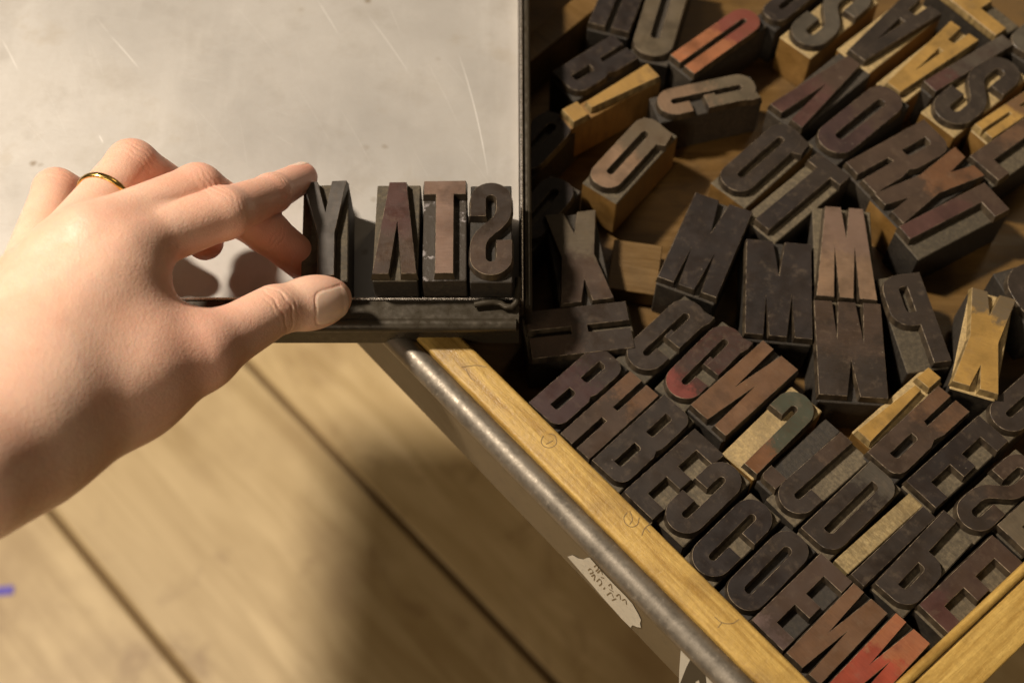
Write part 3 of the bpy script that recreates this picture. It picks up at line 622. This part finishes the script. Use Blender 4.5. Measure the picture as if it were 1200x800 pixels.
mb.sweep([(a[0], a[1], ZF+.6), (b[0], b[1], ZF+.6)], [(-4, -.4), (4, -.4), (4, .4), (-4, .4)]); o = mb.obj('chalk_mark', k.m); tag(o, 'short violet chalk mark on the pale floor plank', 'chalk mark')
# ------------------------------------------------------------------ the hand : one continuous surface
def P(px, py, z): return un(px, py, z)
J = {
 'fore2': P(-430, 700, 118), 'fore1': P(-210, 585, 116), 'wr': P(-60, 518, 110),
 'i0': P(30, 440, 104), 'i1': P(142, 292, 104), 'i2': P(262, 250, 92), 'i3': P(318, 227, 74), 'i4': P(354, 208, 57),
 'm1': P(106, 276, 108), 'm2': P(232, 222, 93), 'm3': P(312, 271, 66), 'm4': P(359, 309, 50),
 'r1': P(66, 300, 106), 'r2': P(155, 194, 92), 'r3': P(218, 232, 70), 'r4': P(240, 283, 58),
 'p1': P(26, 338, 100), 'p2': P(66, 224, 84), 'p3': P(128, 246, 66), 'p4': P(192, 292, 55),
 't0': P(32, 514, 100), 't1': P(150, 458, 86), 't2': P(236, 414, 84), 't3': P(320, 364, 72), 't4': P(388, 350, 61),
}
for a, b in (('i1','i2'),('i2','i3'),('i3','i4'),('m1','m2'),('m2','m3'),('m3','m4'),('r1','r2'),('r2','r3'),('r3','r4'),('p1','p2'),('p2','p3'),('p3','p4'),('t1','t2'),('t2','t3'),('t3','t4')):
    print(a, b, round(float(np.linalg.norm(J[a]-J[b])), 1))
def cone(p, a, b, ra, rb):
    ab = b-a; h = np.clip(((p-a) @ ab)/(ab @ ab), 0, 1)
    return np.linalg.norm(p-a-h[:, None]*ab, axis=1)-(ra+(rb-ra)*h)
def ell(p, c, r, ax):                 # ax: 3 orthonormal rows
    q = (p-c) @ np.array(ax).T; r = np.array(r); k0 = np.linalg.norm(q/r, axis=1); k1 = np.linalg.norm(q/(r*r), axis=1)
    return k0*(k0-1)/np.maximum(k1, 1e-6)
def smin(a, b, k):
    h = np.clip(.5+.5*(b-a)/k, 0, 1); return b*(1-h)+a*h-k*h*(1-h)
def finger(p, js, rs, k=2.5):
    d = None
    for i in range(len(js)-1):
        c = cone(p, J[js[i]], J[js[i+1]], rs[i], rs[i+1]); d = c if d is None else smin(d, c, k)
    return d
def frame(a, b, up):
    t = (b-a)/np.linalg.norm(b-a); s = np.cross(up, t); s /= np.linalg.norm(s); return [t, s, np.cross(t, s)]
CAMD = lambda p: (CAM-p)/np.linalg.norm(CAM-p)
def sdf(p):
    # palm: metacarpals as fat cones, merged softly
    d = cone(p, J['wr'], J['m1']+[0, 0, -6], 17, 10.5)
    for a, b, ra, rb in (('i0', 'i1', 15, 9.6), ('wr', 'r1', 17, 9.4), ('wr', 'p1', 18, 9.0), ('wr', 'i1', 16, 9.0)):
        d = smin(d, cone(p, J[a]+[0, 0, -3], J[b]+[0, 0, -3], ra, rb), 9)
    d = smin(d, cone(p, J['i0']+[0, 0, -14], J['r1']+[6, 4, -16], 12, 10), 9)          # palm pad
    d = smin(d, cone(p, J['i1']+[0, 0, -2], J['p1']+[0, 0, -2], 8.6, 8.0), 8)         # knuckle row
    # wrist and forearm (flat oval from two cones)
    for s_ in (-13, 1, 14):
        n_ = np.array([.62, -.78, .28 if s_ > 5 else 0])*s_
        d = smin(d, cone(p, J['wr']+n_, J['fore1']+n_, 16, 16), 10); d = smin(d, cone(p, J['fore1']+n_, J['fore2']+n_*1.3, 16, 20), 10)
    for s_, tgt in ((13, 't1'), (7, 'i0')):
        d = smin(d, cone(p, J['wr']+np.array([.62, -.78, 0])*s_+[0, 0, 1], J[tgt]+[-3, 0, 2], 15.5, 13.5), 11)
    d = smin(d, cone(p, J['wr']+np.array([6.0, -8, 4]), J['t2']+[-9, 1, 0], 15.5, 9), 12)
    # thumb
    th = finger(p, ('t1', 't2', 't3'), (13.5, 10.2, 8.6), 4)
    f_ = frame(J['t3'], J['t4'], CAMD(J['t4'])); tip = ell(p, (J['t3']*.36+J['t4']*.64), (16.0, 9.3, 7.8), f_)
    th = smin(th, tip, 4)
    th = smin(th, cone(p, J['t0'], J['t1'], 17.5, 14), 9); th = smin(th, cone(p, J['t0'], J['fore1']+[4, -7, 2], 17.5, 19), 10); d = smin(d, th, 9)
    d = smin(d, cone(p, J['i0']+[8, 2, -5], J['t2']+[-5, 2, -1], 15, 9), 13)
    web = cone(p, J['t1']+[3, 4, 5], J['i1']+[5, -9, -4.5], 12, 8.5); d = smin(d, web, 12)
    d = smin(d, cone(p, J['t0']+[0, 8, 6], J['i1']+[-4, -14, -1], 15, 9.5), 12)
    # fingers
    fi = finger(p, ('i1', 'i2', 'i3', 'i4'), (10.0, 8.3, 6.7, 5.6), 2.5)
    fm = finger(p, ('m1', 'm2', 'm3', 'm4'), (9.6, 8.2, 7.4, 7.0), 2.5)
    fr = finger(p, ('r1', 'r2', 'r3', 'r4'), (9.4, 8.3, 7.3, 6.6), 2.5)
    fp = finger(p, ('p1', 'p2', 'p3', 'p4'), (8.8, 7.4, 6.6, 5.9), 2.5)
    # each finger joins the palm softly near its root but stays apart from its neighbours
    for fd, root, kk in ((fi, 'i1', 7), (fm, 'm1', 6), (fr, 'r1', 6), (fp, 'p1', 6)):
        dist = np.linalg.norm(p-J[root], axis=1); k_ = np.clip(kk*(1-(dist-8)/24), .5, kk)
        d = smin(d, fd, k_)
    return d
def fine(p):
    d = sdf(p)
    # knuckle bumps on the back of the hand, tendon
    for j, r_, a in (('m1', 7.5, 1.5), ('i1', 8, .9), ('r1', 7, 1.0), ('p1', 7, .8), ('i2', 6, .1), ('m2', 6, .5), ('r2', 6, .6), ('p2', 5, .5)):
        c = J[j]+CAMD(J[j])*9; d = d-a*np.exp(-((p-c)**2).sum(1)/(2*r_*r_))
    t = np.clip(((p-J['wr']) @ (J['m1']-J['wr']))/((J['m1']-J['wr']) @ (J['m1']-J['wr'])), 0, 1)
    for a_v, b_v, am in (('wr', 'm1', .35), ('wr', 'i1', .35), ('wr', 'r1', .3)):
        A_, B_ = J[a_v]+(J[b_v]-J[a_v])*.35, J[b_v]; ab = B_-A_; h_ = np.clip(((p-A_) @ ab)/(ab @ ab), 0, 1); q = p-A_-h_[:, None]*ab; q2 = q-np.outer(q @ CAMD(A_), CAMD(A_))
        d = d-am*np.exp(-(q2**2).sum(1)/(2*2.6**2))*np.clip(h_*3, 0, 1)*(q @ CAMD(A_) > 0)
    # creases across joints: (centre, axis, offsets, depth, reach)
    def crease(pj, pa, pb, offs_, dep, reach, wd_=.38, bow=.03):
        nonlocal d
        ax = (pb-pa)/np.linalg.norm(pb-pa); q = p-pj; s_ = q @ ax; up_ = CAMD(pj); up_ = up_-ax*(up_ @ ax); up_ /= np.linalg.norm(up_)
        side = q @ np.cross(ax, up_); hi = q @ up_
        for o_, k_ in offs_:
            g_ = np.exp(-((s_-o_+bow*side*side*(1 if o_ > 0 else -1)*.6+.35*np.sin(side*1.1+o_*3))**2)/(2*wd_*wd_))*np.exp(-(side**2)/(2*reach**2))*(hi > 0)
            d = d+dep*k_*g_
    crease(J['t3'], J['t2'], J['t3'], ((-3.6, .8), (.9, 1.0), (3.4, .3), (-6, .25)), .40, 4.8, .33)
    crease(J['i2'], J['i1'], J['i3'], ((-1.4, .6), (.4, .8), (2.0, .5)), .12, 3.6)
    crease(J['m2'], J['m1'], J['m2'], ((-2.5, .8), (-.5, 1), (1.5, .8), (-5, .5)), .17, 4.2)
    crease(J['r2'], J['r1'], J['r2'], ((-5.2, .6), (-3, .8), (-.8, 1), (1.4, .8)), .19, 4.2)
    crease(J['p2'], J['p1'], J['p2'], ((-3, .8), (-.8, 1), (1.4, .8)), .19, 3.8)
    crease(J['m3'], J['m2'], J['m4'], ((-1.5, .8), (.3, 1), (2, .8)), .22, 3.8)
    crease(J['i3'], J['i2'], J['i4'], ((-1, .7), (.8, .9)), .22, 3.5)
    return d
# thumb nail local frame
tn_c = J['t3']*.20+J['t4']*.80; tax = (J['t4']-J['t3']); tax /= np.linalg.norm(tax)
tup = CAMD(tn_c)+np.array([0.02, -.42, -.10]); tup = tup-tax*(tup @ tax); tup /= np.linalg.norm(tup); tsd = np.cross(tup, tax)
NAILS = [(tn_c+tax*.6, tax, tup, tsd, 7.4, 5.9)]
iax = J['i4']-J['i3']; iax /= np.linalg.norm(iax); iup = np.array([-.35, .75, .35]); iup -= iax*(iup @ iax); iup /= np.linalg.norm(iup)
NAILS.append((J['i4']-iax*1.0, iax, iup, np.cross(iup, iax), 5.4, 4.4))
def nailmask(p):
    tot_ = np.zeros(len(p)); disp = np.zeros(len(p))
    for c, ax, up_, sd, ln, wd_ in NAILS:
        q = p-c; x = q @ ax; y = q @ sd; h_ = q @ up_
        X = np.abs(x)/ln; Y = np.abs(y)/wd_
        rr_ = (X**4+Y**4)**.25
        m_ = np.clip((1.0-rr_)/.05, 0, 1)*(h_ > 0)
        groove = np.exp(-((rr_-1.02)/.05)**2)*(h_ > 0)*(x < ln*.75)
        plate = m_*(.10+.0*x)+np.clip((x-ln*.6)/(ln*.4), 0, 1)*m_*.35
        disp += plate-.22*groove; tot_ = np.maximum(tot_, m_)
    return tot_, disp
# --- sample and extract (surface nets)
allp = np.array([J[k] for k in J if not k.startswith('fore')]); lo = allp.min(0)-26; hi = allp.max(0)+24
lo[0] = max(lo[0], -262.0); lo[1] -= 34
st = .85; dims = np.ceil((hi-lo)/st).astype(int)
gx, gy, gz = [lo[i]+st*np.arange(dims[i]) for i in range(3)]
# coarse pass to skip empty space
cs = 8; cd_ = np.ceil(dims/cs).astype(int)
fv = np.full(dims, 9.0, np.float32)
cx = np.stack(np.meshgrid(*[np.arange(c) for c in cd_], indexing='ij'), -1).reshape(-1, 3)
cc = lo+(cx*cs+cs/2)*st; dc = sdf(cc); near = np.abs(dc) < cs*st*.95+2; fv_c = np.where(dc < 0, -9.0, 9.0)
for (a, b, c), nr, val in zip(cx, near, fv_c):
    if not nr: fv[a*cs:(a+1)*cs, b*cs:(b+1)*cs, c*cs:(c+1)*cs] = val
act = cx[near]; og = np.stack(np.meshgrid(*[np.arange(cs)]*3, indexing='ij'), -1).reshape(-1, 3)
for s0 in range(0, len(act), 400):
    idx = (act[s0:s0+400, None, :]*cs+og[None]).reshape(-1, 3); ok = (idx < dims).all(1); idx = idx[ok]
    fv[idx[:, 0], idx[:, 1], idx[:, 2]] = sdf(lo+idx*st)
def surface_nets(F):
    nx, ny, nz = F.shape; ins = F < 0
    c = np.zeros((nx-1, ny-1, nz-1), np.int8)
    for i in (0, 1):
        for j in (0, 1):
            for k_ in (0, 1): c += ins[i:nx-1+i, j:ny-1+j, k_:nz-1+k_]
    cell = (c > 0) & (c < 8); ids = -np.ones(cell.shape, np.int64); ci = np.argwhere(cell); ids[tuple(ci.T)] = np.arange(len(ci))
    acc = np.zeros((len(ci), 3)); cnt = np.zeros(len(ci))
    corners = [(i, j, k_) for i in (0, 1) for j in (0, 1) for k_ in (0, 1)]
    for a in corners:
        for b in corners:
            if sum(b)-sum(a) == 1 and all(y >= x for x, y in zip(a, b)):
                fa_ = F[tuple((ci+a).T)]; fb_ = F[tuple((ci+b).T)]; cr = (fa_ < 0) != (fb_ < 0); t_ = np.where(cr, fa_/np.where(cr, fa_-fb_, 1), 0)
                pt = np.array(a)+t_[:, None]*(np.array(b)-np.array(a)); acc += pt*cr[:, None]; cnt += cr
    Vv = ci+acc/cnt[:, None]; Q = []
    for ax in range(3):
        o1, o2 = (ax+1) % 3, (ax+2) % 3
        sl0 = [slice(1, -1)]*3; sl0[ax] = slice(0, -1); sl1 = list(sl0); sl1[ax] = slice(1, None)
        A0, A1 = ins[tuple(sl0)], ins[tuple(sl1)]; e = np.argwhere(A0 != A1); flip = A0[tuple(e.T)]
        off = np.ones(3, int); off[ax] = 0; e = e+off
        def g_(d1_, d2_):
            q = e.copy(); q[:, o1] -= d1_; q[:, o2] -= d2_; return ids[tuple(q.T)]
        q = np.stack([g_(0, 0), g_(1, 0), g_(1, 1), g_(0, 1)], 1); q[~flip] = q[~flip][:, ::-1]; Q.append(q)
    return Vv, np.concatenate(Q)
HV, HQ = surface_nets(fv); HV = lo+HV*st; HQ = HQ[(HQ >= 0).all(1)]
# subdivide once (each quad -> 4)
def subdiv(V, Q):
    e = np.sort(np.concatenate([Q[:, [i, (i+1) % 4]] for i in range(4)]), 1); u_, inv = np.unique(e, axis=0, return_inverse=True); inv = inv.reshape(4, -1)
    nE = len(V); nF = nE+len(u_); V2 = np.concatenate([V, V[u_].mean(1), V[Q].mean(1)]); fc = nF+np.arange(len(Q))
    return V2, np.concatenate([np.stack([Q[:, i], nE+inv[i], fc, nE+inv[(i-1) % 4]], 1) for i in range(4)])
HV, HQ = subdiv(HV, HQ)
def grad(f_, p, e=.35):
    return np.stack([(f_(p+np.eye(3)[i]*e)-f_(p-np.eye(3)[i]*e))/(2*e) for i in range(3)], 1)
for it in range(3):
    f_ = fine if it else sdf
    G_ = grad(f_, HV, .3); gn = np.linalg.norm(G_, axis=1); gn = np.maximum(gn, .35); dd = np.clip(f_(HV)/gn, -1.5, 1.5); HV = HV-(G_/gn[:, None])*dd[:, None]*(.9 if it else 1)
nm_, dsp = nailmask(HV); G_ = grad(sdf, HV, .5); G_ /= np.maximum(np.linalg.norm(G_, axis=1), .3)[:, None]
# nails sit on the dorsal side only
HV = HV+G_*dsp[:, None]
print('hand verts', len(HV))
# ---- skin
s = N('skin'); v = s.tc.outputs['Object']
at = s.t.nodes.new('ShaderNodeAttribute'); at.attribute_name = 'nail'; at2 = s.t.nodes.new('ShaderNodeAttribute'); at2.attribute_name = 'flush_shade'
n1 = s.noise(v, 55, 5, .6); n2 = s.noise(v, 260, 4, .6); vo = s.voro(v, 900); n4 = s.noise(v, 1300, 2, .6)
col = s.mix(s.ramp(n1, .3, .7), (.86, .49, .335), (.92, .64, .475)); col = s.mix(s.ramp(n2, .4, .75, 0, .35), col, (.78, .42, .31))
col = s.mix(s.math('MULTIPLY', at2.outputs['Fac'], s.ramp(n1, .2, .8, .8, 1.)), col, (.70, .27, .18))
mo = s.noise(v, 110, 6, .7); col = s.mix(s.ramp(mo, .5, .68, 0, .30), col, (.84, .40, .29)); n5 = s.noise(v, 38, 3, .5, 1.5); col = s.mix(s.ramp(s.math('ABSOLUTE', s.math('SUBTRACT', n5, .5)), 0, .02, .12, 0), col, (.62, .46, .42))
col = s.mix(at.outputs['Fac'], col, s.mix(n1, (.88, .60, .45), (.92, .66, .51)))
s.set('Base Color', col); s.set('Roughness', s.mix(at.outputs['Fac'], s.ramp(n2, .3, .7, .36, .50), (.22, .22, .22, 1)))
s.set('Subsurface Weight', .22); s.b.inputs['Subsurface Radius'].default_value = (1.0, .35, .18); s.b.inputs['Subsurface Scale'].default_value = .0035
s.set('Specular IOR Level', .45); s.set('Coat Weight', s.math('ADD', s.math('MULTIPLY', at.outputs['Fac'], .5), .10)); s.b.inputs['Coat Roughness'].default_value = .22
ck = s.voro(s.coord((1, 1.5, 1), (0, 0, .9), rnd=False), 1050, 'DISTANCE_TO_EDGE'); ck = s.ramp(ck, 0, .2, 0, .65); hgt = s.math('MULTIPLY', s.math('ADD', s.math('MULTIPLY', vo, .9), s.math('MULTIPLY', n4, .8)), s.math('SUBTRACT', 1.0, at.outputs['Fac']))
s.bump(s.math('ADD', s.math('ADD', hgt, s.math('MULTIPLY', ck, s.math('SUBTRACT', 1.0, at.outputs['Fac']))), s.math('MULTIPLY', n2, .5)), .38, .00016)
m_skin = s.m
hc = J['m1'].copy()
hand = build('person', HV-hc, HQ, m_skin, smooth=True); hand.location = hc*S
tag(hand, 'left hand with thumb and fingers closed on the slate grey Y in the galley', 'person')
a_ = hand.data.attributes.new('nail', 'FLOAT', 'POINT'); a_.data.foreach_set('value', nm_.astype(np.float32))
fl_ = np.zeros(len(HV))
for j, r_, a in (('i4', 10, .95), ('m4', 13, 1.), ('m3', 10, .7), ('i2', 9, .3), ('m2', 9, .5), ('r2', 9, .55), ('r4', 12, 1.), ('p2', 8, .45), ('t2', 13, .5), ('t1', 13, .25), ('m1', 5, .6), ('i1', 9, .4), ('t4', 7, .25), ('i3', 8, .35), ('r3', 9, .6)):  # redness of tips and knuckles; thumb base entries paint in reddish shade
    fl_ = fl_+(1-fl_)*(a*np.exp(-((HV-J[j])**2).sum(1)/(2*r_*r_*1.2)))
a_ = hand.data.attributes.new('flush_shade', 'FLOAT', 'POINT'); a_.data.foreach_set('value', fl_.astype(np.float32))
# ---- gold ring: fitted round the finger
ra_, rb_ = J['r1'], J['r2']; rax = (rb_-ra_)/np.linalg.norm(rb_-ra_); rc = ra_+(rb_-ra_)*.62
rax2 = rax+np.array([.0, .0, 0.0]); rax2 /= np.linalg.norm(rax2)
u_ = np.cross(rax2, [0, 0, 1.]); u_ /= np.linalg.norm(u_); w_ = np.cross(rax2, u_); rad_ = 9.4+(8.3-9.4)*.62+.35
mb = MB(); n = 72; V = []; prof = [(1.15*math.cos(2*math.pi*i/12), .62*math.sin(2*math.pi*i/12)) for i in range(12)]
for i in range(n):
    an = 2*math.pi*i/n; rd = u_*math.cos(an)+w_*math.sin(an)
    for a, b in prof: V.append(rd*(rad_+b)+rax2*a)
F = [(i*12+j, i*12+(j+1) % 12, ((i+1) % n)*12+(j+1) % 12, ((i+1) % n)*12+j) for i in range(n) for j in range(12)]
gd = N('gold'); vv = gd.tc.outputs['Object']; gd.set('Base Color', (.80, .53, .16, 1)); gd.set('Metallic', 1.0); gd.set('Roughness', gd.ramp(gd.noise(vv, 300, 3), .3, .7, .14, .3)); gd.bump(gd.noise(vv, 200, 2), .15, .0002)
ring = build('ring', V, F, gd.m, smooth=True); ring.location = rc*S; tag(ring, 'plain gold ring on the bent ring finger', 'ring')
# ------------------------------------------------------------------ light
w = bpy.data.worlds.new('World'); sc.world = w; w.use_nodes = True
w.node_tree.nodes['Background'].inputs[0].default_value = (1.0, .80, .58, 1); w.node_tree.nodes['Background'].inputs[1].default_value = .05
def lamp(name, loc_, target, size, power, color):
    ld = bpy.data.lights.new(name, 'AREA'); ld.shape = 'DISK'; ld.size = size; ld.energy = power; ld.color = color
    o = bpy.data.objects.new(name, ld); COL.objects.link(o); o.location = loc_
    o.rotation_euler = (Vector(target)-Vector(loc_)).to_track_quat('-Z', 'Y').to_euler(); return o
lamp('key_lamp', (-1.0, .40, 1.50), (0, 0, 0), .17, 47, (1, .885, .745))
lamp('back_fill', (.9, 1.4, 1.3), (0, 0, -.1), .4, 2.2, (1, .78, .50))  # added fill from behind, brightens the floor and the case types
lamp('front_fill', (-.75, -1.25, .95), (-.1, 0, 0), .5, 7.5, (1, .84, .64))  # added fill, lifts the shaded lower hand, floor shadow and drawer front
sc.view_settings.view_transform = 'Standard'; sc.view_settings.look = 'None'; sc.view_settings.exposure = 0; sc.view_settings.gamma = 1
sc.cycles.use_denoising = True
